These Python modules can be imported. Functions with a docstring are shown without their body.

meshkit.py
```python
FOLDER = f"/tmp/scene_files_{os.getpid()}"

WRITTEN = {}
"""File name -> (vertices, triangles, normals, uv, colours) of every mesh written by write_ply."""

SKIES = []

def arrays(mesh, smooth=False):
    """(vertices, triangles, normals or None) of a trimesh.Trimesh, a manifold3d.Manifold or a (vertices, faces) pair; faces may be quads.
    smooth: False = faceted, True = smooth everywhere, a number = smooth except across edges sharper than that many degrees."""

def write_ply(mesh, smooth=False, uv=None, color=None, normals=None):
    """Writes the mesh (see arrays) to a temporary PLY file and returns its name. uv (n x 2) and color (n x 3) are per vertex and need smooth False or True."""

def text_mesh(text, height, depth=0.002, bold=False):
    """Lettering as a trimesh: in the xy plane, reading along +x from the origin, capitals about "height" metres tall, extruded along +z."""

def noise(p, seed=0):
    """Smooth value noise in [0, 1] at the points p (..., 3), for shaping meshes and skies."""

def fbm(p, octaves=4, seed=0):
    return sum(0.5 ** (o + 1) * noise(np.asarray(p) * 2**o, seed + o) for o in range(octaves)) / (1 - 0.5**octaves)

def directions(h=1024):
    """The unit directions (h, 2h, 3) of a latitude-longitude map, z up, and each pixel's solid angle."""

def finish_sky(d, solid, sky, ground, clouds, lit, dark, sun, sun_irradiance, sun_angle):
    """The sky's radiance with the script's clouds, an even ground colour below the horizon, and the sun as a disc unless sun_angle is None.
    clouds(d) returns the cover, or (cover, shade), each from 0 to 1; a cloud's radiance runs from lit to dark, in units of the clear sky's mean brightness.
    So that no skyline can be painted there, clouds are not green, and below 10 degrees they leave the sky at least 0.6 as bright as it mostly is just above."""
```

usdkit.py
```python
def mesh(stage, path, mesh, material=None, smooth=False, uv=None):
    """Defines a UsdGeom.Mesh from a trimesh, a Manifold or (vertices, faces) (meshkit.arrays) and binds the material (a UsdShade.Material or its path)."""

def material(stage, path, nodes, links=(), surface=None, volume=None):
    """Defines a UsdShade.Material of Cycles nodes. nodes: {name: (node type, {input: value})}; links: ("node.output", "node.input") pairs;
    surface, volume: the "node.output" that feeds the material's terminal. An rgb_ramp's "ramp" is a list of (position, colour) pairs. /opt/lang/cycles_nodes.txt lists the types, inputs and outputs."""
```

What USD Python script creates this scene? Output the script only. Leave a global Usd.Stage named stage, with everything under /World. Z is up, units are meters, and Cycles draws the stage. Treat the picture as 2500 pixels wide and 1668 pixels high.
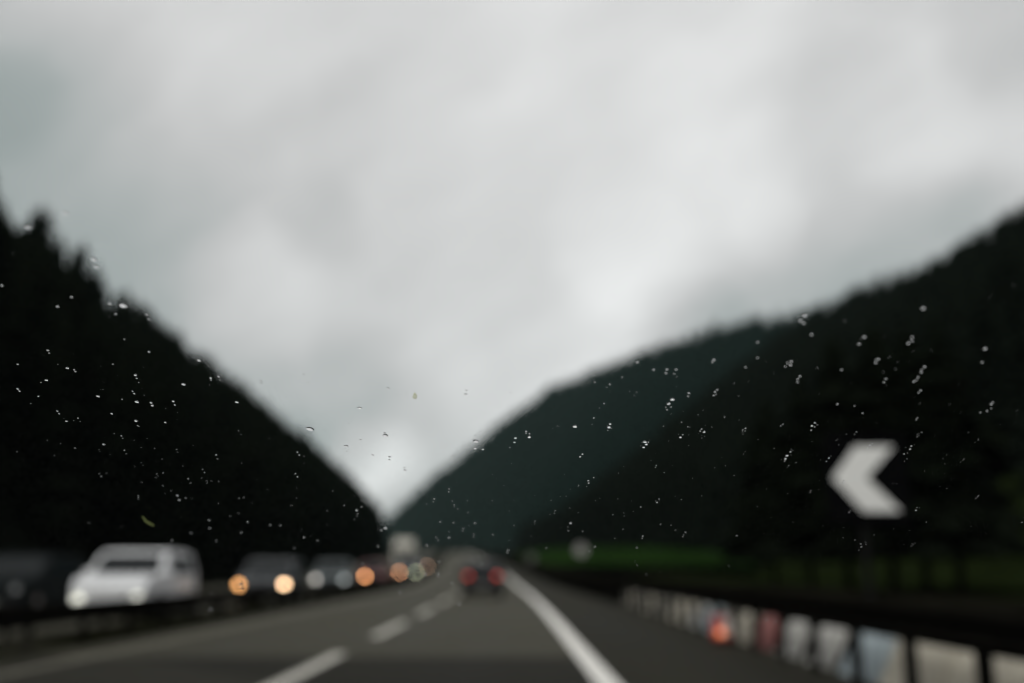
import math, random
import numpy as np, trimesh, usdkit, meshkit
from shapely.geometry import Polygon
from pxr import Usd, UsdGeom, UsdLux, UsdShade, Gf, Sdf, Vt

stage = Usd.Stage.CreateInMemory()
UsdGeom.SetStageUpAxis(stage, 'Z'); UsdGeom.SetStageMetersPerUnit(stage, 1.0)
UsdGeom.Xform.Define(stage, '/World'); UsdGeom.Scope.Define(stage, '/World/Looks')
rnd = random.Random(7); rng = np.random.default_rng(7)

# ------------------------------------------------------------------ camera
PITCH = math.atan(556 / 2431.0)
EYE = np.array([0, 0, 1.2]); FOC = 2431.0          # focal length in pixels of the 2500 wide photograph (35 mm on 36 mm)
cam = UsdGeom.Camera.Define(stage, '/World/camera')
cam.AddTranslateOp().Set(Gf.Vec3d(*EYE)); cam.AddRotateXOp().Set(90 + math.degrees(PITCH))
cam.CreateHorizontalApertureAttr(36.0); cam.CreateVerticalApertureAttr(36.0 * 683 / 1024); cam.CreateFocalLengthAttr(35.0)
cam.CreateFStopAttr(3.1); cam.CreateFocusDistanceAttr(0.60); cam.CreateClippingRangeAttr(Gf.Vec2f(0.02, 100000)); cam.CreateExposureAttr(0.0)
R_, U_, F_ = np.array([1, 0, 0]), np.array([0, -math.sin(PITCH), math.cos(PITCH)]), np.array([0, math.cos(PITCH), math.sin(PITCH)])
def ray(px, py): return (px - 1250) / FOC * R_ + (834 - py) / FOC * U_ + F_
def at(px, py, Y):
    d = ray(px, py); return EYE + d * (Y / d[1])

# ------------------------------------------------------------------ sky
SUN_EL, SUN_AZ = math.radians(42), math.radians(208)
SKY_GAIN = 11.4
nodes = {'tc': ('texture_coordinate', {}),
         'sky': ('sky_texture', {'sky_type': 'single_scattering', 'sun_disc': False, 'sun_elevation': SUN_EL, 'sun_rotation': SUN_AZ}),
         'wn': ('noise_texture', {'scale': 6.0, 'detail': 3.0, 'roughness': 0.5}),
         'wc': ('vector_math', {'math_type': 'subtract', 'vector2': (0.5, 0.5, 0.5)}),
         'ws': ('vector_math', {'math_type': 'scale', 'scale': 0.075}),
         'wd': ('vector_math', {'math_type': 'add'}),
         'wdn': ('vector_math', {'math_type': 'normalize'}),
         'rot': ('mapping', {'rotation': (0.0, .62, 0.0)}), 'str': ('mapping', {'scale': (.42, .8, 1.25)}),
         'n1': ('noise_texture', {'scale': 9.0, 'detail': 4.0, 'roughness': 0.5}),
         'n1m': ('map_range', {'from_min': 0.25, 'from_max': 0.75, 'to_min': -0.042, 'to_max': 0.042}),
         'start': ('math', {'math_type': 'add', 'value1': 0.80})}
links = [('tc.generated', 'wn.vector'), ('wn.color', 'wc.vector1'), ('wc.vector', 'ws.vector1'), ('tc.generated', 'wd.vector1'), ('ws.vector', 'wd.vector2'),
         ('wd.vector', 'wdn.vector1'), ('wdn.vector', 'rot.vector'), ('rot.vector', 'str.vector'), ('str.vector', 'n1.vector'), ('n1.fac', 'n1m.value'), ('n1m.result', 'start.value2')]
# soft clouds: centre (pixel of the photograph), radius in degrees, brightness added
CLOUDS = [(-100, 800, 20, -.18), (1430, 350, 14, .039), (2150, 980, 14, -.139), (800, 980, 5, -.04), (1430, 980, 10, .069), (980, 1340, 5, -.159), (620, 710, 5, .065), (1880, 260, 10, .051), (2510, 80, 5, -.053),
          (440, 80, 10, .034), (890, 440, 7, -.019), (900, 1150, 4, .115), (-10, 260, 3.5, -.043), (2420, 530, 3.5, -.047), (1700, 800, 3.5, -.052), (1520, 620, 5, .047), (2060, 260, 5, -.044), (800, 530, 3.5, -.045),
          (1070, 1160, 3.5, -.026), (710, 1160, 5, -.061), (890, 890, 3.5, -.04), (1070, 890, 3.5, .023), (350, 440, 3.5, .022), (2510, 350, 3.5, .023), (1880, 530, 3.5, .024), (980, 980, 3.5, -.035), (620, 260, 3.5, -.022), (2240, 350, 3.5, .042), (800, 1070, 3.5, -.061)]
last = 'start.value'
for i, (px, py, rad, amp) in enumerate(CLOUDS):
    d = ray(px, py); d = d / np.linalg.norm(d)
    nodes[f'd{i}'] = ('vector_math', {'math_type': 'dot_product', 'vector2': tuple(d)})
    nodes[f'm{i}'] = ('map_range', {'range_type': 'smoothstep', 'from_min': math.cos(math.radians(rad)), 'from_max': 1.0, 'to_min': 0.0, 'to_max': amp})
    nodes[f'a{i}'] = ('math', {'math_type': 'add'})
    links += [('wdn.vector', f'd{i}.vector1'), (f'd{i}.value', f'm{i}.value'), (f'm{i}.result', f'a{i}.value1'), (last, f'a{i}.value2')]
    last = f'a{i}.value'
def lin(v): v = max(v, 0); return v / 12.92 if v < .04045 else ((v + .055) / 1.055) ** 2.4
def tint(v):                                        # thin blue-green cloud where it is dark, slightly warm where it is bright
    t = min(max((v - .62) / .14, 0), 1); return (lin(v - .018 * (1 - t) + .005 * t), lin(v + .006 * (1 - t) - .003 * t), lin(v + .005 * (1 - t) - .001 * t))
nodes['ramp'] = ('rgb_ramp', {'ramp': [(v, tint(v)) for v in np.linspace(0, 1, 41)]})
nodes['gain'] = ('vector_math', {'math_type': 'scale', 'scale': SKY_GAIN})
nodes['mix'] = ('mix', {'mix_type': 'mix', 'fac': 0.97})
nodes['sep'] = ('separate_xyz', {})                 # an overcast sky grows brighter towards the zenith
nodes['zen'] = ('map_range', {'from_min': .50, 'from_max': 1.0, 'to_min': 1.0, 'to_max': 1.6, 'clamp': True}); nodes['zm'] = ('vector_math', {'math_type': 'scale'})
nodes['bg'] = ('background_shader', {'strength': 0.1})
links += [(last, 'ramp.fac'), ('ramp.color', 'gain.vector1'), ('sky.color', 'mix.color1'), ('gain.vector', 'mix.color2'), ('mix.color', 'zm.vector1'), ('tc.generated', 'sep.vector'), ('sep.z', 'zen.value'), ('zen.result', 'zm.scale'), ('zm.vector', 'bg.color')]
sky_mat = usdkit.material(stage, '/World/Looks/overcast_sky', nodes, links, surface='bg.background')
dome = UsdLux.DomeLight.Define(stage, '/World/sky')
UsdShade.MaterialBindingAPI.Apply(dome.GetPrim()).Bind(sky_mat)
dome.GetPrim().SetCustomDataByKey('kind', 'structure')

sun = UsdLux.DistantLight.Define(stage, '/World/sun')
sun.CreateIntensityAttr(0.4); sun.CreateAngleAttr(25.0); sun.CreateNormalizeAttr(True); sun.CreateColorAttr(Gf.Vec3f(1, .97, .92))
sun.AddRotateZOp().Set(-math.degrees(SUN_AZ)); sun.AddRotateXOp().Set(-(90 - math.degrees(SUN_EL)))

# ------------------------------------------------------------------ helpers
names = {}
def numbered(parent, name):
    k = names.get((parent, name), 0); names[(parent, name)] = k + 1
    return f'{parent}/{name}' + (f'_{k:03d}' if k else '')
def path_of(p): return '/World' if p is None else str(p.GetPath())
def obj(name, mesh, mat, parent=None, smooth=False):
    return usdkit.mesh(stage, numbered(path_of(parent), name), mesh, mat, smooth=smooth).GetPrim()
def tag(o, label=None, cat=None, group=None, kind=None):
    for k, v in (('label', label), ('category', cat), ('group', group), ('kind', kind)):
        if v: o.SetCustomDataByKey(k, v)
    return o
def thing(name, label, cat, loc=(0, 0, 0), rotz=0, group=None):
    x = UsdGeom.Xform.Define(stage, numbered('/World', name)); x.AddTranslateOp().Set(Gf.Vec3d(*map(float, loc))); x.AddRotateZOp().Set(float(rotz))
    return tag(x.GetPrim(), label, cat, group)
def struct(name, mesh, mat, smooth=False): return tag(obj(name, mesh, mat, None, smooth), kind='structure')
def cat(*ms): return trimesh.util.concatenate([m for m in ms])
def box(c, s):
    b = trimesh.creation.box(s); b.apply_translation(c); return b
def rbox(c, s, r=0.02):
    """A box with chamfered edges."""
    a = np.array(s) / 2; r = min(r, *(a * .9)); pts = []
    for sx in (-1, 1):
        for sy in (-1, 1):
            for sz in (-1, 1):
                g = np.array([sx, sy, sz])
                for k in range(3):
                    q = a - r; q[k] = a[k]; pts.append(g * q)
    h = trimesh.convex.convex_hull(np.array(pts)); h.apply_translation(c); return h
def cyl(p, q, r, n=12, r2=None):
    p, q = np.array(p, float), np.array(q, float); d = q - p; L = np.linalg.norm(d); z = d / L
    x = np.cross(z, [0, 0, 1]) if abs(z[2]) < .9 else np.cross(z, [1, 0, 0]); x /= np.linalg.norm(x); y = np.cross(z, x)
    a = np.linspace(0, 2 * np.pi, n, endpoint=False); ring = np.outer(np.cos(a), x) + np.outer(np.sin(a), y)
    v = np.vstack([p + ring * r, q + ring * (r if r2 is None else r2), p, q]); i = np.arange(n); j = (i + 1) % n
    f = np.vstack([np.c_[i, j, j + n], np.c_[i, j + n, i + n], np.c_[np.full(n, 2 * n), j, i], np.c_[np.full(n, 2 * n + 1), i + n, j + n]])
    return trimesh.Trimesh(v, f, process=False)
def grid(P):
    """A sheet from an (n, m, 3) array of points."""
    n, m = P.shape[:2]; i, j = np.meshgrid(np.arange(n - 1), np.arange(m - 1), indexing='ij'); a = (i * m + j).ravel()
    return trimesh.Trimesh(P.reshape(-1, 3), np.vstack([np.c_[a, a + m, a + m + 1], np.c_[a, a + m + 1, a + 1]]), process=False)

def M(name, color, rough=.5, var=.25, scale=3., metallic=0., bump=0., spec=.5, coat=0., emit=None, emit_s=0.):
    n = {'geo': ('texture_coordinate', {}), 'n': ('noise_texture', {'scale': scale, 'detail': 4.0, 'roughness': .6}),
         'r': ('rgb_ramp', {'ramp': [(.3, tuple(c * (1 - var) for c in color)), (.7, tuple(min(1, c * (1 + var)) for c in color))]}),
         'p': ('principled_bsdf', {'roughness': rough, 'metallic': metallic, 'specular_ior_level': spec, 'coat_weight': coat, 'coat_roughness': .08})}
    l = [('geo.object', 'n.vector'), ('n.fac', 'r.fac'), ('r.color', 'p.base_color')]
    if bump:
        n['b'] = ('bump', {'strength': bump, 'distance': .02}); l += [('n.fac', 'b.height'), ('b.normal', 'p.normal')]
    if emit:
        n['p'][1].update({'emission_color': emit, 'emission_strength': emit_s})
    return usdkit.material(stage, f'/World/Looks/{name}', n, l, surface='p.BSDF')

# asphalt: damp, with smoother wet tracks
def make_asphalt(name, lo, hi, sp=.12): return usdkit.material(stage, '/World/Looks/' + name, {
    'g': ('geometry', {}), 'mp': ('mapping', {'scale': (1.0, .12, 1.0)}),
    'big': ('noise_texture', {'scale': .55, 'detail': 4.0, 'roughness': .6}), 'fine': ('noise_texture', {'scale': 60.0, 'detail': 3.0}),
    'c': ('rgb_ramp', {'ramp': [(.3, lo), (.7, hi)]}), 'f2': ('rgb_ramp', {'ramp': [(.3, (.7, .7, .7)), (.7, (1.2, 1.2, 1.2))]}),
    'mx': ('mix', {'mix_type': 'multiply', 'fac': 1.0}), 'ro': ('map_range', {'from_min': .3, 'from_max': .7, 'to_min': .60, 'to_max': .80}),
    'bp': ('bump', {'strength': .15, 'distance': .01}), 'p': ('principled_bsdf', {'specular_ior_level': sp})},
    [('g.position', 'mp.vector'), ('mp.vector', 'big.vector'), ('g.position', 'fine.vector'), ('big.fac', 'c.fac'), ('fine.fac', 'f2.fac'), ('c.color', 'mx.color1'), ('f2.color', 'mx.color2'),
     ('mx.color', 'p.base_color'), ('big.fac', 'ro.value'), ('ro.result', 'p.roughness'), ('fine.fac', 'bp.height'), ('bp.normal', 'p.normal')], surface='p.BSDF')
asphalt = make_asphalt('damp_asphalt', (.042, .040, .0265), (.066, .062, .043)); new_asphalt = make_asphalt('newer_dark_asphalt', (.019, .0185, .0145), (.031, .030, .024), .03); shoulder_asphalt = make_asphalt('shoulder_asphalt', (.016, .0157, .011), (.036, .0345, .025), .03)
white_line = M('road_paint', (.88, .86, .81), .6, .06, 8)
dash_paint = M('lane_dash_paint', (.62, .60, .54), .7, .12, 6, spec=.2)
worn_line = M('worn_road_paint', (.20, .19, .155), .8, .35, 6, spec=.2)
earth = M('dark_wet_earth', (.007, .0068, .0045), 1., .4, .8, spec=0.)
verge_m = M('dark_verge_grass', (.009, .0095, .005), 1., .5, 1.5, spec=0.)
meadow_m = M('meadow_grass', (.0092, .0235, .0044), 1., .5, .10, spec=0.)
dim_meadow_m = M('rough_grass', (.0075, .0115, .0032), 1., .5, .4, spec=0.)
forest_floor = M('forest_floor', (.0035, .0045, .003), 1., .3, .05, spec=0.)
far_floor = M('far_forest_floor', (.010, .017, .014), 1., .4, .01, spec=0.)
bark = M('conifer_bark', (.018, .013, .009), .9, .3, 6, spec=.1)
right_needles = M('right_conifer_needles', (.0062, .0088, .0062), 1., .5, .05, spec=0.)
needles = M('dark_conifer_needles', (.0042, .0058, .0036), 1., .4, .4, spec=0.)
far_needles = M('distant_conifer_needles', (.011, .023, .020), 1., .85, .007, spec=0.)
steel_dark = M('weathered_brown_steel', (.0055, .005, .004), .9, .35, 5, spec=0.)
steel_grey = M('dull_galvanised_steel', (.011, .011, .011), .9, .2, 4, spec=.05)

# ------------------------------------------------------------------ road axis: a gentle bend to the left and a slight rise
def ex(y):
    y = np.asarray(y, float); a = np.clip(y - 20, 0, 130); return -a * a / 4400 - np.clip(y - 150, 0, None) * .059
def ez(y):
    y = np.asarray(y, float); a = np.clip(y - 50, 0, 60); return 2e-4 * a * a + np.clip(y - 110, 0, None) * .024 * np.where(y > 420, 0, 1) + np.where(y > 420, 310 * .024, 0)
YS = np.concatenate([np.arange(-60, 60, 3.), np.arange(60, 200, 6.), np.arange(200, 700, 20.)])
def strip(x0, x1, z, y0=-60, y1=640, nx=2, ys=None):
    ys = YS[(YS > y0) & (YS < y1)] if ys is None else ys
    ys = np.unique(np.concatenate([[y0], ys[(ys > y0) & (ys < y1)], [y1]])); xs = np.linspace(x0, x1, nx)
    P = np.zeros((len(ys), nx, 3)); P[..., 0] = xs[None] + ex(ys)[:, None]; P[..., 1] = ys[:, None]; P[..., 2] = z + ez(ys)[:, None]
    return grid(P[:, ::-1] if False else P.transpose(1, 0, 2)[::1][:, :, :].transpose(1, 0, 2)) if False else flip(grid(P))
def flip(m):
    n = m.face_normals[:, 2].mean()
    return m if n > 0 else trimesh.Trimesh(m.vertices, m.faces[:, ::-1], process=False)

gy = np.concatenate([np.arange(-400, 700, 20.), np.arange(700, 6000, 250.)]); gx = np.concatenate([np.arange(-3000, -200, 200.), np.arange(-200, 200, 20.), np.arange(200, 3001, 200.)])
P = np.zeros((len(gy), len(gx), 3)); P[..., 0] = gx; P[..., 1] = gy[:, None]; P[..., 2] = ez(gy)[:, None] - .12
struct('ground', flip(grid(P)), earth)
struct('road', strip(-6.7, 1.16, 0, 14.6), asphalt); struct('resurfaced_road', strip(-6.7, 1.16, 0, -60, 14.58), new_asphalt)
struct('hard_shoulder', strip(1.165, 3.9, 0), shoulder_asphalt)
struct('oncoming_road', strip(-19.5, -9.0, 0), asphalt)
struct('median_strip', strip(-9.0, -6.7, -.03), verge_m)
struct('right_edge_line', strip(.90, 1.16, .004), white_line)
struct('left_edge_line', strip(-6.02, -5.86, .004), worn_line)
for k in range(-1, 26):
    y0 = .8 + 9 * k + 9
    o = obj('lane_dash', strip(-2.60, -2.40, .004, y0, y0 + 5.4), dash_paint)
    tag(o, kind='structure')

# right verge: low dark bank behind the rail
def profile_strip(xs, zs, y0, y1, seed=0, amp=.05):
    ys = np.unique(np.concatenate([[y0], YS[(YS > y0) & (YS < y1)], [y1]]))
    P = np.zeros((len(ys), len(xs), 3)); P[..., 0] = np.array(xs)[None] + ex(ys)[:, None]; P[..., 1] = ys[:, None]; P[..., 2] = np.array(zs)[None] + ez(ys)[:, None]
    P[..., 2] += (meshkit.fbm(P * .4, 3, seed) - .5) * amp
    return flip(grid(P))
struct('verge', profile_strip([4.26, 4.8, 5.5, 6.4], [.36, .58, .80, .82], -40, 500, 3, .12), earth)

# ------------------------------------------------------------------ conifers
def conifer(h, seed, tiers=15, nb=11, spread=.17):
    """(trunk, crown) of a spruce: drooping needle fans in ragged whorls round a tapered trunk."""
    r = random.Random(seed); tr = cyl((0, 0, -.5), (0, 0, h * .97), .018 * h, 7, .003 * h); V, Fc = [], []
    for t in range(tiers):
        f = (t + r.uniform(-.3, .3)) / tiers; z = h * (.10 + .88 * max(f, 0)); R = h * spread * (1 - f) ** .8 * r.uniform(.75, 1.15) + .02 * h; k0 = r.random() * 6.3
        for b in range(nb):
            if r.random() < .1: continue
            a = k0 + b * 2 * math.pi / nb + r.uniform(-.2, .2); L = R * r.uniform(.65, 1.15); w = L * r.uniform(.30, .42); dz = -L * r.uniform(.25, .55)
            c, s = math.cos(a), math.sin(a); z1 = z + r.uniform(-.02, .02) * h; n = len(V)
            V += [(0, 0, z1 + .03 * h), (c * L * .5 - s * w, s * L * .5 + c * w, z1 + dz * .45 - .2 * w), (c * L, s * L, z1 + dz), (c * L * .5 + s * w, s * L * .5 - c * w, z1 + dz * .45 - .2 * w), (c * L * .55, s * L * .55, z1 + dz * .3 + .015 * h)]
            Fc += [(n, n + 1, n + 4), (n + 1, n + 2, n + 4), (n + 2, n + 3, n + 4), (n + 3, n, n + 4)]
    n = len(V); V.append((0, 0, h * 1.03))
    for b in range(6):
        a = b * math.pi / 3; V.append((math.cos(a) * .03 * h, math.sin(a) * .03 * h, h * .9))
    Fc += [(n, n + 1 + b, n + 1 + (b + 1) % 6) for b in range(6)]
    return tr, trimesh.Trimesh(np.array(V), np.array(Fc), process=False)

def proto(name, h, seed, mat):
    x = UsdGeom.Xform.Define(stage, name); tr, cr = conifer(h, seed)
    usdkit.mesh(stage, name + '/trunk', tr, bark); usdkit.mesh(stage, name + '/crown', cr, mat)
    return name
def forest(name, pts, mat, label, hmin, hmax, seed):
    r = np.random.default_rng(seed); pi = UsdGeom.PointInstancer.Define(stage, '/World/' + name)
    prs = [proto(f'/World/{name}/tree_{k}', 10., seed * 10 + k, mat) for k in range(3)]
    pi.CreatePrototypesRel().SetTargets([Sdf.Path(p) for p in prs]); n = len(pts)
    pi.CreateProtoIndicesAttr(Vt.IntArray.FromNumpy(r.integers(0, 3, n).astype(np.int32))); pi.CreatePositionsAttr(Vt.Vec3fArray.FromNumpy(pts.astype(np.float32)))
    s = r.uniform(hmin, hmax, n) / 10; w = s * r.uniform(.95, 1.35, n)
    pi.CreateScalesAttr(Vt.Vec3fArray.FromNumpy(np.c_[w, w, s].astype(np.float32))); a = r.uniform(0, 2 * np.pi, n) / 2
    pi.CreateOrientationsAttr(Vt.QuathArray([Gf.Quath(float(math.cos(t)), 0, 0, float(math.sin(t))) for t in a]))
    return tag(pi.GetPrim(), label, 'forest', None, 'stuff')

# ------------------------------------------------------------------ hills: foot line -> crest line -> back, lofted
def hill(crest, foot, bulge, n_v=14, back=.8, seed=1, amp=6., sub=8):
    crest, foot = np.array(crest), np.array(foot); k = np.linspace(0, len(crest) - 1, (len(crest) - 1) * sub + 1); i = np.minimum(k.astype(int), len(crest) - 2); t = (k - i)[:, None]
    C, F = crest[i] * (1 - t) + crest[i + 1] * t, foot[i] * (1 - t) + foot[i + 1] * t
    v = np.concatenate([np.linspace(0, 1, n_v), [1.15, 1.4, 1.8]]); D = C - F; D[:, 2] = 0
    P = np.zeros((len(C), len(v), 3))
    for j, q in enumerate(v):
        P[:, j] = F + D * q
        hz = q ** bulge if q <= 1 else max(1 - (q - 1) * back, .2)
        P[:, j, 2] = F[:, 2] + (C[:, 2] - F[:, 2]) * hz
    P[..., 2] += (meshkit.fbm(P * np.array([.02, .02, 0.]), 4, seed) - .5) * amp * np.clip(v, 0, 1)[None] * np.where(v > 1, .5, 1 - .7 * np.clip(v, 0, 1))[None]
    return P
def scatter(P, n, seed, vmax=1.02):
    """n points spread over the sheet by area."""
    m = grid(P[:, : int(P.shape[1] - 2)]); pts, _ = trimesh.sample.sample_surface(m, n, seed=seed); return np.asarray(pts)
def lower(p, d): p = np.array(p); p[2] -= d; return p

lt = 14
lc = [np.array([-75, -150, 45.]), np.array([-66, 0, 40.]), lower(at(-250, 330, 80), 12), lower(at(0, 500, 105), lt + 3), lower(at(110, 640, 122), lt + 3), lower(at(225, 655, 145), lt - 1), lower(at(290, 702, 180), lt), lower(at(500, 892, 270), lt),
      lower(at(640, 1045, 370), lt), lower(at(688, 1090, 420), lt), lower(at(752, 1064, 450), lt), lower(at(828, 1160, 520), lt), lower(at(872, 1238, 650), lt), lower(at(898, 1302, 820), lt), np.array([-158, 1200, 2.])]
lf = []
for c in lc:
    y = c[1] * (.92 if c[1] > 0 else 1); lf.append([min(-23 + ex(y), -.122 * y - 2), y, ez(y) - .6])
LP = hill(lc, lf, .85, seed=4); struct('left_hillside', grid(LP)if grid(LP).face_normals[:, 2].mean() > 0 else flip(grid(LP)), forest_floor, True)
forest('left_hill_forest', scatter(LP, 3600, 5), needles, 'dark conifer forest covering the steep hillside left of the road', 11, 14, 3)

mt = 14
mc = [at(888, 1362, 1900), lower(at(908, 1316, 1700), mt), lower(at(1008, 1206, 1450), mt), lower(at(1188, 1054, 1280), mt), lower(at(1340, 945, 1160), mt), lower(at(1450, 897, 1080), mt), lower(at(1600, 843, 860), mt), lower(at(1800, 782, 640), mt), lower(at(2080, 732, 500), mt), lower(at(2500, 600, 420), mt), lower(at(3100, 450, 380), mt)]
mf = []
for c in mc:
    px = 1250 + c[0] / c[1] * 2494; y = c[1] * .62; mf.append([max((960 + (px - 945) * .30 - 1250) / 2494 * y, 34 + ex(y)), y, ez(y) - 2])
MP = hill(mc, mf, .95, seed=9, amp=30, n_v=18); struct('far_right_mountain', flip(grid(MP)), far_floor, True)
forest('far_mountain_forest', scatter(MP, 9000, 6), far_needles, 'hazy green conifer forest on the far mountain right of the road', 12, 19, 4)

nt = 13
nc = [lower(at(1250, 1362, 640), 4), lower(at(1350, 1325, 600), nt - 4), lower(at(1500, 1240, 520), nt), lower(at(1700, 1075, 430), nt), lower(at(1850, 900, 370), nt), lower(at(1960, 765, 325), nt), lower(at(2090, 690, 285), nt), lower(at(2220, 632, 245), nt), lower(at(2330, 600, 222), nt), lower(at(2390, 565, 205), nt),
      lower(at(2500, 480, 175), nt), lower(at(2900, 280, 120), nt), np.array([95, 20, 70.]), np.array([100, -150, 70.])]
nf = []
for c in nc:
    y = c[1] * (.72 if c[1] > 0 else 1) - 6; nf.append([25 + ex(y), y, ez(y) + .5])
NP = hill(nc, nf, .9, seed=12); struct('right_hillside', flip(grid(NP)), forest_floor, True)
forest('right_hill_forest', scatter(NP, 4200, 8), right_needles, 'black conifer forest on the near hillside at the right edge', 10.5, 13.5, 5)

# meadow: a bright green slope between the road and the forest, and rougher grass nearer on the right
us = [(1265, 1352, 300), (1330, 1341, 240), (1450, 1335, 175), (1600, 1337, 125), (1740, 1347, 96), (1850, 1366, 80)]
ls = [(1262, 1378, 225), (1320, 1378, 165), (1430, 1379, 118), (1560, 1380, 88), (1700, 1380, 70), (1840, 1382, 58)]
Um = np.array([at(*u) for u in us]); Lm = np.array([at(*l) for l in ls]); t = np.linspace(0, 1, 9)[None, :, None]
struct('meadow', flip(grid(Lm[:, None] * (1 - t) + Um[:, None] * t)), meadow_m, True)
yy = np.arange(-40, 78, 4.); xx = np.linspace(6.3, 34, 12); ri = np.clip((xx - 17) / 17, 0, 1)
P = np.zeros((len(yy), len(xx), 3)); P[..., 0] = xx + 0 * yy[:, None]; P[..., 1] = yy[:, None]; P[..., 2] = .62 + (xx - 6.3)[None] * .022 + 9 * ri[None] ** 1.3 + (meshkit.fbm(P * .3, 3, 2) - .5) * .25
struct('rough_grass_slope', flip(grid(P)), dim_meadow_m, True)

# single trees that break the skyline of the left hill, and a row beside the road on the right
def tree(name, p, h, seed, label, width=1., group=None, clear=0):
    x = thing(name, label, 'tree', p, 0, group); tr, cr = conifer(h, seed, 18, 13, .17 * width)
    if clear:
        cr.vertices[:, 2] = np.maximum(cr.vertices[:, 2] * (1 - clear / h) + clear, clear)
    obj('trunk', tr, bark, x, True); obj('crown', cr, needles, x)
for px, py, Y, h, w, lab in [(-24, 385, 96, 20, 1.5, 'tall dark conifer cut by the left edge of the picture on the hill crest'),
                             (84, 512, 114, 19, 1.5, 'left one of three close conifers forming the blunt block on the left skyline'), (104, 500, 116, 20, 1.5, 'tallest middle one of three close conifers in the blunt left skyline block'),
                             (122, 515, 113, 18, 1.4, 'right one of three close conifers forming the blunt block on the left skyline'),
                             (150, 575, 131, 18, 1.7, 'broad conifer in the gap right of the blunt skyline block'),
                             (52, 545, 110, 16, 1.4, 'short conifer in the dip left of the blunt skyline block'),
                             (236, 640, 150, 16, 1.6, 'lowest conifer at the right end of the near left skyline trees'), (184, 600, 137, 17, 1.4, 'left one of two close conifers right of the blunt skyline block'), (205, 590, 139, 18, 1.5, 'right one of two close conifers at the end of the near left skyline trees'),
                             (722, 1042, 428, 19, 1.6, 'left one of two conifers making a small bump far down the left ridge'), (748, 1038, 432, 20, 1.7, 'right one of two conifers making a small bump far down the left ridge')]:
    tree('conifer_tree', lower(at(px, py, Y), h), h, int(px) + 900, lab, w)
for i, (px, Y, h) in enumerate([(1985, 26, 5.6), (2078, 24, 6.2), (2188, 22, 6.0), (2268, 24, 6.4), (2352, 21, 5.8), (1895, 33, 6.2)]):
    b = at(px, 1475, Y); p = np.array([b[0], Y, .62 + (b[0] - 6.3) * .022])
    tree('roadside_conifer', p, h, 40 + i, ['dark conifer right of the gap of green grass below the chevron arrow', 'dark conifer directly behind the chevron sign', 'dark conifer just right of the chevron sign', 'dark conifer with the narrow grass gap on its right', 'dark conifer nearest the right edge with wide grass on its right', 'dark conifer farthest along the right verge row'][i], 1.9, clear=.75)

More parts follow.
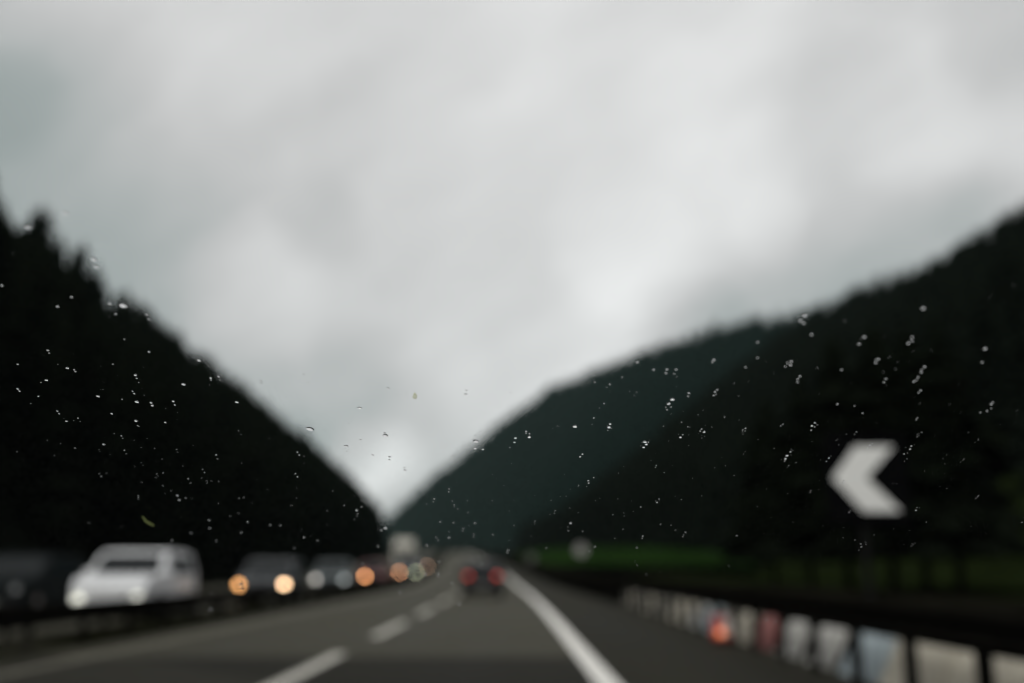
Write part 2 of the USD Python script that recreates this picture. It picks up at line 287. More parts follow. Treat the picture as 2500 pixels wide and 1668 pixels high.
# ------------------------------------------------------------------ guardrails
def w_beam(x, y0, y1, z0, z1, face):
    prof = [(0, 0), (.05, .18), (.05, .30), (0, .42), (0, .58), (.05, .70), (.05, .82), (0, 1)]; ys = np.unique(np.concatenate([[y0], YS[(YS > y0) & (YS < y1)], [y1]]))
    pts = [(face * a, z0 + b * (z1 - z0)) for a, b in prof]; pts += [(a - face * .006, b) for a, b in pts[::-1]]; pts.append(pts[0])
    P = np.zeros((len(ys), len(pts), 3)); P[..., 0] = np.array([p[0] for p in pts]) + x + ex(ys)[:, None]; P[..., 1] = ys[:, None]; P[..., 2] = np.array([p[1] for p in pts]) + ez(ys)[:, None]
    return grid(P)
def guardrail(label, x, y0, y1, step, z0, z1, face, post_w=.10):
    g = thing('guardrail', label, 'guardrail'); obj('beam', w_beam(x, y0, y1, z0, z1, face), steel_dark, g)
    for y in np.arange(y0 + .3, y1, step):
        obj('post', box((x - face * .06 + float(ex(y)), y, float(ez(y)) + z1 / 2 - .1), (.09, post_w, z1 + .15)), steel_dark, g)
    return g
rail = guardrail('dark brown steel guardrail along the right shoulder with pale panels behind its posts', 3.62, 1.82, 240, 1.5, .56, .90, -1, .13)
guardrail('dark steel guardrail of the median nearest our own carriageway', -7.1, 5, 300, 2.0, .36, .68, 1)
guardrail('dark steel guardrail of the median beside the oncoming traffic', -8.5, 5, 300, 4.0, .28, .58, -1)

# pale low concrete upstand behind the right rail, in separate panels
beige = M('beige_concrete', (.56, .52, .43), .8, .15, 2.5); pale = M('pale_concrete', (.56, .55, .52), .8, .12, 2.5); bluish = M('blue_grey_concrete', (.46, .54, .58), .8, .15, 2.5); dull = M('dull_concrete', (.22, .21, .18), .85, .2, 2.5); redp = M('red_painted_concrete', (.38, .15, .14), .7, .2, 4)
wall = thing('concrete_upstand', 'low pale concrete upstand of short panels seen below the right guardrail', 'low wall')
def slab_panel(x, yc, z, w, h):
    """A slab that leans back from the road, with a thick top edge."""
    p = Polygon([(.06, 0), (.16, -.08), (.44, h), (.32, h)]).buffer(-.012).buffer(.012); m = trimesh.creation.extrude_polygon(p, w); v = m.vertices
    m.vertices = np.c_[v[:, 0] + x, v[:, 2] + yc - w / 2, v[:, 1] + z]; m.fix_normals(); return m
y, k = 2.12, 0
while y < 36:
    yc = y + .75; c = float(ex(yc)); z = float(ez(yc))
    m = beige if yc < 11 else bluish if yc < 12.6 else pale if yc < 15.6 else redp if yc < 17.2 else (bluish, pale, beige, dull)[k % 4] if yc < 25 else (beige, dull, dull)[k % 3]
    obj('panel', slab_panel(3.80 + c, yc, z, 1.34 if yc < 11 else 1.0 if yc < 12.6 else .80, .50 if yc < 12 else .46), m, wall); y += 1.5; k += 1

# ------------------------------------------------------------------ vehicles
glass_dark = M('dark_car_glass', (.006, .009, .010), .15, .1, 2, spec=.18)
tyre_m = M('tyre_rubber', (.012, .012, .012), .85, .2, 8, spec=.2); rim_m = M('wheel_rim', (.25, .25, .26), .35, .1, 5, metallic=.8); trim_m = M('black_plastic_trim', (.012, .012, .013), .6, .2, 6, spec=.2)
plate_m = M('number_plate', (.22, .22, .21), .6, .05, 5); lens_m = M('clear_lamp_lens', (.35, .36, .37), .1, .1, 5); redlens = M('red_lamp_lens', (.25, .01, .01), .2, .1, 5)
def lamp_mat(name, col, s): return M(name, tuple(.3 * c for c in col), .4, .02, 2, emit=col, emit_s=s)
def paint(name, col): return M(name, col, .45, .06, 1.2, coat=.15, spec=.3)

PROFILES = {   # side outline (y from the nose at 0 to the tail at 1, z up 0..1), index pairs that carry windscreen and rear window
    'van': [(0.0, .16), (0.0, .38), (.03, .50), (.10, .56), (.21, .90), (.27, .975), (.40, 1.0), (.90, .99), (.975, .93), (1., .55), (1., .18), (.93, .11), (.06, .11)],
    'car': [(0.0, .20), (0.0, .42), (.04, .52), (.26, .61), (.40, .92), (.47, .985), (.58, 1.0), (.76, .97), (.82, .92), (.955, .62), (1., .55), (1., .24), (.95, .15), (.05, .14)],
    'suv': [(0.0, .20), (0.0, .46), (.04, .56), (.25, .63), (.36, .91), (.43, .98), (.60, 1.0), (.84, .97), (.90, .93), (.985, .62), (1., .55), (1., .24), (.95, .15), (.05, .14)]}
WIN = {'van': (3, 4, 8, 9, [(.24, .44), (.47, .67), (.70, .90)]), 'car': (3, 4, 8, 9, [(.40, .58), (.605, .76)]), 'suv': (3, 4, 8, 9, [(.37, .56), (.585, .74), (.765, .87)])}
def vehicle(name, label, catg, loc, rotz, kind, L, W, H, mat, lamps=(None, None), tail=None, lamp_z=.43, lamp_r=.10, lamp_x=.38, group=None):
    g = thing(name, label, catg, loc, rotz, group); pr = np.array(PROFILES[kind]); i0, i1, j0, j1, wins = WIN[kind]
    belt = .60 if kind != 'van' else .56
    def half(y, z):
        t = np.clip((z - belt) / (1 - belt), 0, 1); e = np.clip(np.abs(y - .5) * 2, 0, 1)
        return W / 2 * (1 - .13 * t - (.06 if kind == 'van' else .10) * e ** 5) * (1 - .05 * np.clip((.3 - z) / .3, 0, 1))
    poly = Polygon([(a, b) for a, b in pr]).buffer(.004)
    m = trimesh.creation.extrude_polygon(poly, 1.0); v, f = trimesh.remesh.subdivide_to_size(m.vertices, m.faces, .12); 
    y, z, s = v[:, 0], v[:, 1], v[:, 2] * 2 - 1
    B = trimesh.Trimesh(np.c_[s * half(y, z), (y - .5) * L, z * H], f, process=True); B.fix_normals()
    obj('body', B, mat, g, 35)
    def sheet(yz0, yz1, x_in, name, off, mm, ratio=(.0, 1.05)):
        a, b = np.array(yz0), np.array(yz1); d = b - a; n = np.array([-d[1] * H, d[0] * L]); n = n / np.linalg.norm(n) * off
        P = np.zeros((5, 7, 3))
        for i, t in enumerate(np.linspace(ratio[0], ratio[1], 5)):
            q = a + d * t; hw = half(q[0], q[1]) * x_in
            for j, u in enumerate(np.linspace(-1, 1, 7)): P[i, j] = (u * hw, (q[0] - .5) * L + n[0], q[1] * H + n[1])
        Q = P.copy(); Q[..., 1] -= n[0] * .8; Q[..., 2] -= n[1] * .8
        return obj(name, cat(grid(P), grid(Q)), mm, g)
    sheet(pr[i0], pr[i1], .88, 'windscreen', .035, glass_dark); sheet(pr[j0], pr[j1], .84, 'rear_window', .035, glass_dark)
    for s in (-1, 1):
        for a, b in wins:
            P = np.zeros((5, 4, 3)); zt = .90
            for i, z in enumerate(np.linspace(belt + .03, zt, 5)):
                lo = a + (.5 * (z - belt) / (1 - belt) * .1 if a < .45 else 0)
                for j, y in enumerate(np.linspace(lo, b, 4)): P[i, j] = (s * (half(y, z) + .008), (y - .5) * L, z * H)
            Q = P.copy(); Q[..., 0] -= s * .006; obj('side_window', cat(grid(P), grid(Q)), glass_dark, g)
        for y in (.18, .80):
            r = .155 * 2.05 if kind != 'van' else .33; c = np.array([s * (W / 2 - .10), (y - .5) * L, r])
            w = obj('wheel', cyl(c - [s * .12, 0, 0], c + [s * .125, 0, 0], r, 20), tyre_m, g)
            obj('rim', cyl(c + [s * .12, 0, 0], c + [s * .135, 0, 0], r * .62, 14), rim_m, w)
        ym = .30 if kind != 'van' else .17
        obj('wing_mirror', rbox((s * (W / 2 + .09), (ym - .5) * L, (belt + .05) * H), (.20, .10, .15), .03), trim_m if kind == 'van' else mat, g)
        lm = lamps[0 if s < 0 else 1]
        obj('headlight', cyl((s * W * lamp_x, -.5 * L - .06, lamp_z * H), (s * W * lamp_x, -.5 * L + .06, lamp_z * H), lamp_r, 20), lm or lens_m, g)
        obj('tail_light', rbox((s * W * .345, .5 * L + .01, .60 * H), (.22, .06, .17), .02), tail or redlens, g)
    obj('grille', rbox((0, -.5 * L - .005, .40 * H if kind != 'van' else .30 * H), (W * .42, .03, .12 * H), .01), trim_m, g)
    obj('front_bumper', rbox((0, -.5 * L + .03, .20 * H), (W * .86, .14, .11 * H), .04), trim_m, g)
    obj('rear_bumper', rbox((0, .5 * L - .03, .26 * H), (W * .88, .14, .12 * H), .04), trim_m, g)
    obj('number_plate', box((0, -.5 * L - .045, .22 * H), (.52, .012, .11)), plate_m, g); obj('number_plate', box((0, .5 * L + .045, .36 * H), (.52, .012, .11)), plate_m, g)
    return g

HEAD = (1., .98, .86); AMB = (1., .50, .20)
def front(px, Y, L, W, rot=0):
    """Ground point of a vehicle whose nose centre is seen at column px at distance Y."""
    p = at(px, 1400, Y); return (p[0], Y + L / 2, float(ez(Y + L / 2)))
white_p = paint('white_van_paint', (.84, .85, .87))
p = front(250, 25.2, 5.2, 1.94)
vehicle('white_van', 'white people carrier van in the oncoming lane with both pale headlights on', 'van', p, 4, 'suv', 5.2, 1.94, 1.70, white_p, (lamp_mat('pale_headlight_left', HEAD, 2.2), lamp_mat('pale_headlight_right', HEAD, 2.6)), lamp_r=.12, lamp_x=.365, lamp_z=.28)
p = front(-30, 27, 4.5, 1.85)
vehicle('grey_estate_car', 'dim grey car at the far left edge beside the white van', 'car', p, 2, 'suv', 4.5, 1.85, 1.62, M('dim_grey_paint', (.008, .011, .012), .8, .1, 1, spec=.08))
p = front(632, 36, 4.5, 1.85)
vehicle('dark_car', 'dark car behind the white van with two bright amber lamps', 'car', p, 3, 'suv', 4.5, 1.85, 1.55, paint('dark_grey_paint', (.05, .055, .06)), (lamp_mat('amber_lamp_orange', (1., .46, .16), 7.5), lamp_mat('amber_lamp_pale', (1., .62, .36), 16)), lamp_r=.10, lamp_x=.425)
p = front(798, 52, 4.4, 1.8)
vehicle('grey_car', 'grey oncoming car with two weak whitish lamps', 'car', p, 4, 'car', 4.4, 1.8, 1.6, paint('slate_paint', (.10, .12, .125)), (lamp_mat('weak_lamp_left', (1., .93, .86), 3.2), lamp_mat('weak_lamp_right', (.9, .95, .95), 1.7)), lamp_r=.11, lamp_x=.40)
p = front(903, 66, 4.3, 1.75)
vehicle('red_car', 'dark red oncoming car with one orange lamp lit', 'car', p, 5, 'car', 4.3, 1.75, 1.6, paint('dark_red_paint', (.10, .012, .014)), (lamp_mat('orange_lamp', (1., .42, .17), 17), None), lamp_r=.11, lamp_x=.28)
p = front(988, 84, 4.4, 1.8)
vehicle('blue_car', 'small blue oncoming car with one orange and one olive lamp', 'car', p, 6, 'car', 4.4, 1.8, 1.6, paint('dull_blue_paint', (.03, .05, .09)), (lamp_mat('orange_lamp_far', (1., .46, .22), 13), lamp_mat('olive_lamp', (.80, .85, .55), 6)), lamp_r=.12, lamp_x=.37)
p = front(1022, 112, 4.4, 1.8)
vehicle('distant_car', 'last dark car of the oncoming queue with a dim brown lamp', 'car', p, 7, 'car', 4.4, 1.8, 1.6, paint('dark_brown_paint', (.05, .045, .04)), (None, lamp_mat('dim_brown_lamp', (1., .6, .4), 5)), lamp_r=.13)
# car ahead
tailm = lamp_mat('red_tail_light', (1., .10, .07), 1.0)
a = at(1174, 1455, 44)
g = vehicle('black_car', 'black car ahead in our lane with two red tail lights', 'car', (a[0], 44 + 2.0, float(ez(46))), -2, 'suv', 4.1, 1.80, 1.52, paint('black_car_paint', (.006, .007, .009)), tail=tailm)
# turn it to show its tail
UsdGeom.Xformable(g).GetOrderedXformOps()[1].Set(180 + 2.0)
# lorry far off
lw = M('lorry_box_white', (.62, .60, .54), .6, .06, 2); lb = at(976, 1400, 125); lor = thing('box_lorry', 'distant lorry with a tall cream box body in the oncoming lane', 'lorry', (lb[0], 129, float(ez(129))), 7)
obj('cargo_box', rbox((0, 1.5, 2.35), (2.5, 7.0, 2.75), .05), lw, lor); cabm = obj('cab', cat(rbox((0, -3.2, 1.65), (2.4, 2.0, 2.1), .15), rbox((0, -2.9, 3.0), (2.2, 1.3, .7), .2)), lw, lor)
obj('windscreen', box((0, -4.215, 2.1), (2.1, .02, .8)), glass_dark, cabm); obj('grille', box((0, -4.215, 1.2), (1.6, .02, .5)), trim_m, lor); obj('chassis', rbox((0, .5, .72), (2.1, 8.5, .35), .03), trim_m, lor)
for s in (-1, 1):
    for y in (-3., 2.6, 3.8): 
        w = obj('wheel', cyl((s * .95, y, .5), (s * 1.22, y, .5), .5, 18), tyre_m, lor); obj('rim', cyl((s * 1.22, y, .5), (s * 1.235, y, .5), .28, 12), rim_m, w)
    obj('headlight', rbox((s * .95, -4.215, .95), (.3, .05, .22), .02), lens_m, lor)

# ------------------------------------------------------------------ signs
sign_black = M('sign_black', (.0035, .0035, .004), .9, .1, 3, spec=0.); sign_white = M('sign_white', (.86, .86, .84), .5, .03, 3)
SY = 14.0
def spt(px, py): return at(px * 1.0638, py * 1.0638, SY)
c0 = at(2118, 1168, SY); gz = .66
sg = thing('chevron_sign', 'black bend sign with one large white arrow pointing left', 'road sign', (c0[0], SY, 0))
bw, bh = 1.16, 1.26
board = obj('board', rbox((0, .03, c0[2]), (bw, .04, bh), .012), sign_black, sg)
pl = Polygon([((spt(*q) - c0)[0] * .86, (spt(*q) - c0)[2] * .86) for q in [(1957, 1013), (2060, 1013), (1989, 1097), (2082, 1187), (1982, 1187), (1898, 1097)]]).buffer(-.012).buffer(.012)
am = trimesh.creation.extrude_polygon(pl, .006); am.vertices = np.c_[am.vertices[:, 0], -.0 - am.vertices[:, 2] + .007, am.vertices[:, 1] + c0[2]]; am.fix_normals()
obj('arrow', am, sign_white, board)
obj('post', cyl((-.06, .11, 0), (-.06, .11, c0[2] + .5), .05, 12), steel_grey, sg, 40)
obj('bracket', box((0, .062, c0[2] + .4), (1.1, .02, .05)), steel_grey, sg); obj('bracket', box((0, .062, c0[2] - .4), (1.1, .02, .05)), steel_grey, sg)
def small_sign(px, py, Y, d, mat, label):
    c = at(px, py, Y); x = thing('roadside_sign', label, 'road sign', (c[0], Y, float(ez(Y))))
    z = c[2] - float(ez(Y)); obj('plate', cyl((0, 0, z), (0, .03, z), d / 2, 24), mat, x); obj('post', cyl((0, .06, -.2), (0, .06, z + d * .4), .03, 8), steel_grey, x)
small_sign(1418, 1343, 62, .75, M('weathered_white_sign', (.30, .29, .28), .6, .1, 5), 'round whitish sign beyond the right guardrail in front of the meadow')
small_sign(1297, 1364, 105, .9, M('dim_grey_sign', (.10, .10, .095), .5, .1, 5), 'dim grey round sign at the far left end of the meadow')

# red and white marker with an amber lamp at the foot of the guardrail
my = 17.3; mp = at(1772, 1535, my)
mk = thing('hazard_marker', 'small red and white marker with an orange lamp below the right guardrail', 'marker', (3.50 + float(ex(my)), my, 0))
obj('foot', rbox((0, 0, .03), (.32, .22, .06), .02), tyre_m, mk); obj('board', rbox((.02, .02, .25), (.34, .03, .38), .01), M('marker_red', (.45, .05, .04), .5, .1, 4), mk)
obj('stripe', box((.10, .001, .28), (.12, .008, .30)), M('marker_white', (.75, .73, .70), .5, .1, 4), mk)
obj('lamp', trimesh.creation.icosphere(2, .055).apply_translation((-.03, -.08, .17)), lamp_mat('warning_lamp', (1., .30, .13), 2.0), mk)

# ------------------------------------------------------------------ the windscreen that we look through
MY, NX, Z0 = 1.33, .15, .513        # depth along the view axis = Z0 / (1 + MY * ty + NX * tx)
def on_glass(px, py):
    d = ray(px, py); z = Z0 / (1 + MY * (834 - py) / FOC + NX * (px - 1250) / FOC); return EYE + d * z, z
nrm = NX * R_ + MY * U_ + F_; nrm = nrm / np.linalg.norm(nrm)      # outward
gx_ = np.cross(F_, nrm); gx_ = R_ - nrm * (R_ @ nrm); gx_ /= np.linalg.norm(gx_); gy_ = np.cross(nrm, gx_); gy_ = gy_ if gy_[2] > 0 else -gy_
g0, _ = on_glass(1250, 1100)
pane_m = usdkit.material(stage, '/World/Looks/windscreen_glass', {
    'lw': ('layer_weight', {'blend': .5}), 'p5': ('math', {'math_type': 'power', 'value2': 5.0}), 'sc': ('math', {'math_type': 'multiply_add', 'value2': .9, 'value3': .03}),
    't': ('transparent_bsdf', {'color': (.985, .995, .99)}), 'g': ('glossy_bsdf', {'roughness': 0.0, 'color': (.9, .9, .9)}), 'm': ('mix_closure', {})},
    [('lw.facing', 'p5.value1'), ('p5.value', 'sc.value1'), ('sc.value', 'm.fac'), ('t.BSDF', 'm.closure1'), ('g.BSDF', 'm.closure2')], surface='m.closure')
def gp(a, b, c=0.): return g0 + gx_ * a + gy_ * b + nrm * c
def slab(a0, a1, b0, b1, c0, c1, bev=0.):
    v = [gp(a, b, c) for c in (c0, c1) for a, b in ((a0, b0), (a1, b0), (a1, b1), (a0, b1))]
    return trimesh.Trimesh(np.array(v), [(0, 2, 1), (0, 3, 2), (4, 5, 6), (4, 6, 7), (0, 1, 5), (0, 5, 4), (1, 2, 6), (1, 6, 5), (2, 3, 7), (2, 7, 6), (3, 0, 4), (3, 4, 7)], process=False)
ws = thing('windscreen', 'rain speckled car windscreen that the whole road is seen through', 'windscreen')
A0, A1, B0, B1 = -.80, .70, -.75, .50
pm = slab(A0, A1, B0, B1, -.005, 0.); pm.fix_normals(); obj('pane', pm, pane_m, ws)
for q in ((A0 - .03, A0 - .001, B0, B1), (A1 + .001, A1 + .03, B0, B1), (A0 - .03, A1 + .03, B1 + .001, B1 + .03), (A0 - .03, A1 + .03, B0 - .03, B0 - .001)):
    s = slab(*q, -.008, .003); s.fix_normals(); obj('rubber_seal', s, tyre_m, ws)
dash_m = M('dashboard_black', (.004, .004, .004), 1., .2, 20, spec=0.)
dp = [(.25, .86), (.42, .90), (.9, .93), (1.28, .90), (1.28, .5), (.25, .5)]
dm = trimesh.creation.extrude_polygon(Polygon(dp), 1.5); dm.vertices = np.c_[dm.vertices[:, 2] - .80, dm.vertices[:, 0], dm.vertices[:, 1]]; dm.fix_normals()
tag(obj('dashboard', dm, dash_m), 'matt black dashboard top below the windscreen', 'dashboard')

water = usdkit.material(stage, '/World/Looks/rain_water', {'g': ('glass_bsdf', {'IOR': 1.33, 'roughness': 0.0, 'color': (1, 1, 1)})}, surface='g.BSDF')
def drop_mesh(px, py, w_px, r):
    """A flattened bead of water on the outer face: a cap with a slightly uneven outline."""
    c, z = on_glass(px, py); R = w_px / 2 * z / FOC; h = R * r.uniform(.46, .64); n, k = 22, 6; ph = r.random() * 6.28; el = r.uniform(.78, 1.02); V = []
    rr = (R * R + h * h) / (2 * h); tmax = math.asin(min(1, R / rr))
    for i in range(k):
        t = tmax * (1 - i / k)
        for j in range(n):
            a = 2 * math.pi * j / n; e = 1 + .07 * math.sin(2 * a + ph) + .05 * math.sin(3 * a + 2 * ph); q = rr * math.sin(t) * e
            V.append((q * math.cos(a), q * math.sin(a) * el, rr * math.cos(t) - (rr - h)))
    V.append((0, 0, h)); top = len(V) - 1; Fc = []
    for i in range(k - 1):
        for j in range(n):
            a, b = i * n + j, i * n + (j + 1) % n; Fc += [(a, b, b + n), (a, b + n, a + n)]
    Fc += [((k - 1) * n + j, (k - 1) * n + (j + 1) % n, top) for j in range(n)]
    m0 = len(V)
    V += V[:n]; V.append((0, 0, 0)); Fc += [(m0 + (j + 1) % n, m0 + j, m0 + n) for j in range(n)]
    V = np.array(V); P = c + np.outer(V[:, 0], gx_) + np.outer(V[:, 1], gy_) + np.outer(V[:, 2] + 2e-5, nrm)
    return trimesh.Trimesh(P, np.array(Fc)[:, ::-1], process=False)      # gx_, gy_, nrm is left-handed

Z = [((0, 450), 1.96, '133,205,36 313,138,40 450,360,34 460,395,28 8,485,18 342,540,18 275,585,20 522,570,20 590,580,36 554,620,18 700,622,18 712,646,18 595,742,12 713,802,14 227,795,12 235,808,10 322,880,14 355,888,10 360,897,9 84,862,10 540,861,10 221,938,12 196,949,7 648,914,14 654,929,10 664,949,7 952,843,18 1008,927,12 1009,937,10 1046,920,14 1052,938,9 878,958,16 1133,1043,13 84,979,9 93,990,8 184,1015,7 147,1049,6 469,1015,13 634,990,8 642,1002,9 655,1042,14 722,1046,10 728,1059,10 829,1039,10 836,1056,8 584,1029,6 534,1098,9 274,1085,9 283,1098,8 318,1134,11 306,1121,5 352,1132,6 373,1119,8 384,1135,6 651,1133,13 658,1155,7 665,1160,6 790,1140,10 226,1226,8 359,1262,10 581,1204,9 587,1216,7 495,1245,13 473,1270,6 477,1280,5 595,1273,11 604,1290,9 703,1216,5 676,1260,7 845,1269,8 850,1282,6 1034,1295,11 1040,1315,9 775,1316,6 676,1333,7 684,1345,6 970,1364,9 978,1380,10 781,1381,10 750,1385,9 755,1396,7 477,1385,9 484,1398,12 900,1410,13 911,1430,9 989,1420,8 991,1430,8 1047,1423,8 1156,1335,6 1141,1180,5 1153,1197,5 848,1490,18 858,1511,18 888,1502,11 660,1493,11 663,1505,9 1144,1503,10 1166,1499,9 1423,1282,9 1432,1296,9 1415,1384,10 1423,1400,12 1454,1335,5 1410,1389,6 1484,1172,24 81,1280,7 1248,943,14 1250,955,12 1453,911,12 1473,948,12 1520,983,10 1361,850,12 1056,405,16 1345,457,14 1012,585,14 1190,700,12'),
     ((700, 850), 3.137, '125,204,26 158,262,22 236,320,22 776,308,24 558,459,26 178,621,38 1375,325,22 1370,355,26 1714,344,20 1829,396,22 750,651,14 756,670,28 475,580,10 564,702,12 454,751,24 459,792,12 449,769,8 476,780,8 657,820,16 788,835,18 786,857,16 842,870,10 601,906,12 602,918,10 901,915,16 905,936,20 932,897,8 1069,978,8 964,1086,20 1448,713,28 1444,769,16 1502,776,14 1483,641,12 1442,669,10 1272,827,18 1271,857,18 852,552,8 1752,689,18 1744,722,14 1833,637,14 1832,652,12 1859,656,12 1857,682,22 1708,760,8 1243,1080,16 1241,1102,16 1283,1201,14 1283,1215,12 1389,1260,12 1279,1338,20 1441,1341,22 1352,1380,18 1350,1400,14 1433,1426,16 1429,1446,14 1579,1430,16 1243,1453,26 1146,1450,16 1157,1472,16 1071,1511,22 1696,1548,22 1690,1565,20 756,1380,36 724,1396,26 807,1461,18 918,1433,16 872,1506,16 699,1518,24 624,1163,16 575,1215,22 536,1243,28 541,1270,16 539,1288,14 440,1205,16 310,1247,14 132,1450,24 237,1475,20 1130,1155,20 1122,1178,12 1176,1332,18 1607,1000,6 1665,1052,8 1574,968,6 1721,882,6 1310,950,6 1297,985,6 1575,1168,8 1743,1165,8'),
     ((700, 1200), 3.35, '925,437,22 898,565,28 915,622,22 1085,588,26 1135,678,36 1237,670,24 1241,690,28 1245,575,26 1352,750,30 1413,922,36 622,590,26 925,825,34 2123,463,18 2322,260,28 2302,322,18 2300,292,10 2197,158,16 2190,179,10 2031,240,14 2025,262,12 1050,540,22 1600,590,20'),
     ((1300, 1200), 3.35, '276,40,8 885,127,16 825,165,11 1036,62,14 1019,90,18 1008,77,7 1036,79,6 1218,66,13 550,58,7 658,190,10 742,311,12 1047,269,16 1132,276,11 904,365,18 896,382,16 1253,334,18 1237,354,14 1230,370,13 411,328,14 1671,362,18 511,452,22 465,489,18 854,461,20 855,605,14 930,680,14 2231,123,6 2089,20,6'),
     ((1400, 700), 3.137, '1771,220,50 1739,259,38 1763,279,38 1824,367,32 1076,561,32 1063,577,20 614,636,26 716,634,28 708,662,26 786,635,28 771,668,20 489,578,30 163,731,20 158,680,20 279,748,22 372,693,16 1668,573,34 1662,600,34 1638,585,24 1622,612,22 1734,686,30 1717,709,26 1716,732,22 884,815,26 878,839,20 1100,790,22 1083,806,26 1074,833,20 1090,826,16 757,865,34 730,897,30 747,922,18 707,925,16 717,942,18 234,895,18 156,1006,16 143,1055,10 281,1052,20 271,1076,26 263,1101,12 12,1071,30 547,1189,24 573,1191,12 558,1208,20 537,1231,18 525,1195,8 516,1220,7 584,1175,5 819,1155,20 838,1134,13 803,1132,7 981,1091,16 970,1107,16 1001,1113,22 957,1122,8 1004,1146,11 981,1140,7 983,1159,8 1318,1084,18 1296,1097,14 1315,1106,13 1294,1113,11 1297,1130,8 1588,1065,16 1605,1053,16 1849,1043,22 1827,1066,24 1849,1075,16 1868,1059,12 1821,1100,18 69,1282,12 51,1303,12 1312,1264,6 1303,1282,8 1662,1266,15 1634,1294,20 1622,1318,20 1617,1337,11 1592,1326,7 1668,1245,9 1681,1254,8 1667,1290,7 1705,1348,9 1648,1370,9 1637,1384,6 1646,1390,6 635,1368,8 628,1386,7 114,1487,15 116,1504,15 101,1530,9 155,1463,11 40,1520,10 35,1533,8 345,1428,6 1230,1448,5 1164,1373,6 1137,1309,5 883,1216,8 876,1074,14 829,1038,12 1158,1000,14 1060,1075,12 1410,425,26 1410,545,24 1318,617,24'),
     ((1900, 700), 2.852, '598,350,38 563,400,28 1009,150,44 933,352,30 930,377,30 905,395,30 698,505,28 680,510,22 678,530,28 1019,558,28 997,580,22 996,596,26 973,630,26 963,650,20 943,660,26 991,723,24 977,738,20 748,642,24 735,666,20 1440,432,40 1419,527,28 441,579,24 411,818,22 531,830,16 588,881,18 1483,818,30 1494,806,20 1454,865,22 1482,848,18 1408,877,18 968,915,18 961,927,16 545,1011,16 531,1029,10 1000,1014,14 980,1022,9 968,1030,10 966,1046,12 978,1037,9 405,1070,9 412,1063,8 927,1110,18 918,1131,18 900,1158,11 876,1165,14 896,1199,11 878,1216,6 888,1120,7 950,1100,7 656,1094,15 638,1105,18 620,1128,14 648,1118,9 352,1193,14 335,1217,11 367,1180,6 1293,1201,12 1270,1221,7 1285,1212,7 1171,1171,8 1148,1198,7 1392,1066,12 1371,1085,9 459,1353,9 450,1364,8 655,1266,6 795,1371,6 1174,1405,6 1126,1394,5 1395,1455,7 1389,1464,7 1376,1473,7 966,1537,7 959,1558,12 188,1529,5 503,1559,9 227,1420,6 222,1432,6 67,1443,6 520,1500,7 745,1463,7 790,1525,8 420,1265,8'),
     ((1800, 1200), 3.35, '926,157,11 913,171,14 1461,156,15 1471,132,7 1546,250,11 1010,429,18 1014,453,20 1047,415,12 1053,433,12 996,480,13 961,398,12 1120,357,11 1424,445,14 1457,425,10 1428,427,9 1952,57,7 1967,47,6 1973,35,6 2328,253,12 556,123,6 700,282,9 870,296,8 1913,285,9 240,1050,30 318,1058,20 300,1080,16 1247,1195,24 1215,40,8'),
     ((0, 1250), 2.9375, '1500,59,24 1503,117,24 1369,151,22 1776,73,20 1730,148,20 1938,95,20 2010,97,20 2181,185,20 2278,208,20 1234,206,22 1550,208,20 1310,275,24 935,260,24 1135,235,24 1135,320,22 1285,315,26 1318,350,22 1185,395,20 1080,428,20 573,620,20 870,588,20 1520,588,20 1722,520,30 1732,543,30 1653,30,12 1710,8,12 640,80,14 1510,700,30 2110,258,16')]
WIDEN = 1.62
drops = []
for (ox, oy), sc, txt in Z:
    for q in txt.split():
        a, b, w = map(float, q.split(',')); px, py, w = ox + a / sc, oy + b / sc, w / sc
        _, z = on_glass(px, py); blur = 50 * abs(z - .6) / z
        w = max(w - blur * .75, w * .42) * WIDEN
        if all((px - d[0]) ** 2 + (py - d[1]) ** 2 > 12 for d in drops): drops.append((px, py, w))
drops.sort(key=lambda d: -d[2])
SKYL = [(0, 480), (110, 570), (240, 690), (500, 885), (680, 1065), (760, 1075), (900, 1235), (945, 1300), (1050, 1190), (1200, 1045), (1450, 895), (1800, 780), (2090, 690), (2240, 610), (2400, 590), (2500, 480)]
def zone(px, py):
    if py < np.interp(px, *zip(*SKYL)) - 8: return 'grey sky'
    if py > 1395 and px < 2500: return 'road and traffic'
    if 2010 < px < 2220 and 1070 < py < 1265: return 'white arrow'
    if px < 945: return 'dark left hillside'
    return 'hazy right mountain' if px < 1750 else 'black right hillside'
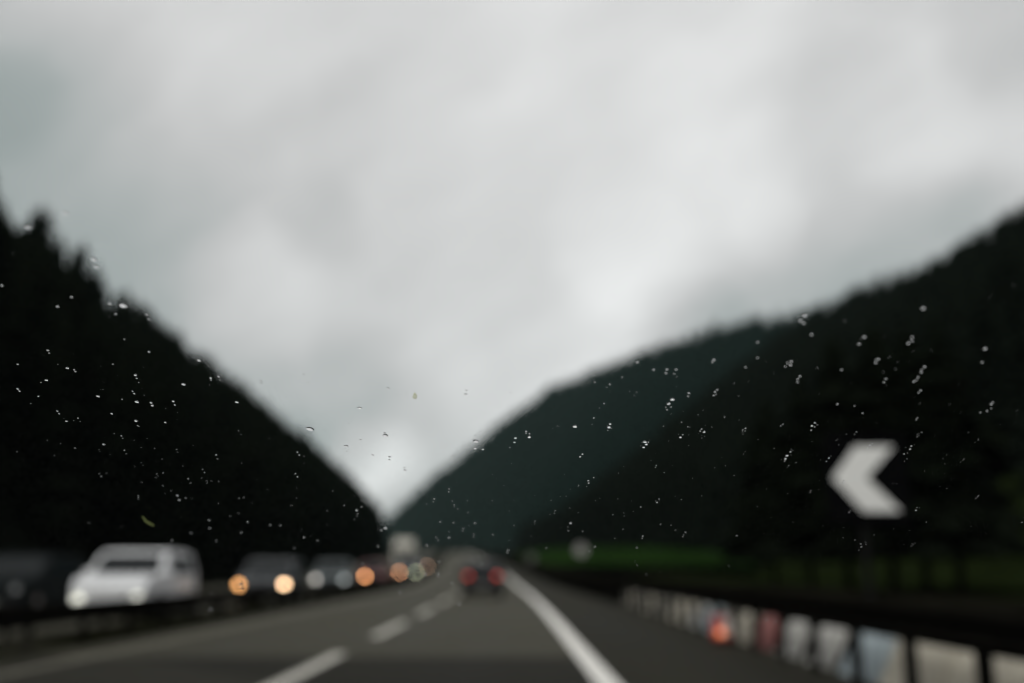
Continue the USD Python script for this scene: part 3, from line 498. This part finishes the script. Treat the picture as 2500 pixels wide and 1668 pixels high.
def drop_label(px, py, w):
    zn = zone(px, py); near = sum(1 for q in drops if 0 < math.hypot(q[0] - px, q[1] - py) < 24)
    how = 'single' if near == 0 else 'paired' if near == 1 else 'clustered'
    size = 'large' if w > 10.5 else 'medium' if w > 7 else 'small' if w > 4.6 else 'tiny'
    sharp = 'blurred ' if abs(on_glass(px, py)[1] - .6) > .07 else ''
    if zn == 'dark left hillside':
        at_ = 'under the left skyline trees' if py < 860 else 'low on the left above the oncoming cars' if py > 1215 else ('by the left edge on the dark hillside' if px < 220 else 'midway up the dark left hillside' if px < 500 else 'on the lower right slope of the left hill')
    elif zn == 'hazy right mountain':
        at_ = 'just under the far mountain skyline' if py < 1000 else 'low over the green meadow' if py > 1270 and px > 1290 else 'low above the black car ahead' if py > 1210 else ('on the left flank of the far mountain' if px < 1300 else 'across the middle of the far mountain')
    elif zn == 'black right hillside':
        at_ = 'under the right hill skyline' if py < 880 else 'over the dark verge below the arrow' if py > 1265 else 'between arrow and right edge' if px > 2210 else ('above the white arrow' if px > 2000 and py < 1075 else 'left of the white arrow')
    elif zn == 'grey sky':
        at_ = 'against the bright sky over the valley notch' if py > 1000 else 'against the grey sky on the left' if px < 900 else 'against the sky above the mountains'
    elif zn == 'road and traffic':
        at_ = 'in front of the oncoming queue' if px < 1040 else 'over the road near the black car' if px < 1300 else 'in front of the right guardrail'
    else: at_ = 'on the white arrow'
    return f'{sharp}{size} {how} raindrop on the windscreen {at_}', f'{sharp}{size} {how} raindrops {at_}'
for px, py, w in drops[:298]:
    lab, grp = drop_label(px, py, w); tag(obj('raindrop', drop_mesh(px, py, w, rnd), water, None, 40), lab, 'raindrop', grp)
fine = [drop_mesh(px, py, w, rnd) for px, py, w in drops[298:]]
for _ in range(260):                                # specks too small to tell apart, thicker low on the glass and beside larger drops
    b = drops[rnd.randrange(len(drops))]; s = 60 if rnd.random() < .6 else 260
    px, py = b[0] + rnd.gauss(0, s), b[1] + rnd.gauss(0, s * .8)
    if 300 < py < 1640: fine.append(drop_mesh(px, py, rnd.uniform(1.0, 2.6), rnd))
tag(obj('fine_spray', cat(*fine), water, None, 40), 'fine specks of spray too small to count on the windscreen', 'spray', None, 'stuff')

# bits stuck to the glass
def fleck(name, pts, h, mat, label, catg):
    P = []
    for px, py in pts:
        c, _ = on_glass(px, py); q = c - g0; P.append((q @ gx_, q @ gy_))
    m = trimesh.creation.extrude_polygon(Polygon(P).buffer(.0001), h); v = m.vertices
    m.vertices = g0 + np.outer(v[:, 0], gx_) + np.outer(v[:, 1], gy_) + np.outer(v[:, 2] + 3e-5, nrm); m.fix_normals(); tag(obj(name, m, mat), label, catg)
def thin_husk(name, col): return usdkit.material(stage, '/World/Looks/' + name, {'n': ('noise_texture', {'scale': 900.0}), 'g': ('geometry', {}), 'r': ('rgb_ramp', {'ramp': [(.3, tuple(.75 * c for c in col)), (.7, col)]}), 't': ('translucent_bsdf', {}), 'd': ('diffuse_bsdf', {}), 'm': ('mix_closure', {'fac': .35}), 'tr': ('transparent_bsdf', {}), 'm2': ('mix_closure', {'fac': .5})},
    [('g.position', 'n.vector'), ('n.fac', 'r.fac'), ('r.color', 't.color'), ('r.color', 'd.color'), ('t.BSDF', 'm.closure1'), ('d.BSDF', 'm.closure2'), ('m.closure', 'm2.closure1'), ('tr.BSDF', 'm2.closure2')], surface='m2.closure')
seed_m = thin_husk('dry_olive_seed', (.80, .82, .58)); bit_m = thin_husk('yellow_green_leaf', (.16, .18, .07))
fleck('seed_speck', [(1007, 971), (1009, 965), (1012, 960), (1016, 965), (1018, 969), (1016, 974), (1010, 974)], .0006, seed_m, 'small olive seed stuck on the windscreen against the cloudy sky', 'seed')
fleck('leaf_fragment', [(346, 1262), (351, 1264), (357, 1272), (366, 1276), (376, 1283), (374, 1286), (362, 1281), (353, 1275)], .0005, bit_m, 'curved yellow green leaf fragment stuck low on the left of the windscreen', 'leaf')

# ------------------------------------------------------------------ air
hz = trimesh.creation.box((7000, 7500, 700)); hz.apply_translation((0, 2900, 346))
haze_m = usdkit.material(stage, '/World/Looks/thin_haze', {'v': ('principled_volume', {'color': (.70, .95, .92), 'density': 3.5e-5})}, volume='v.volume')
tag(obj('haze', hz, haze_m), kind='stuff')
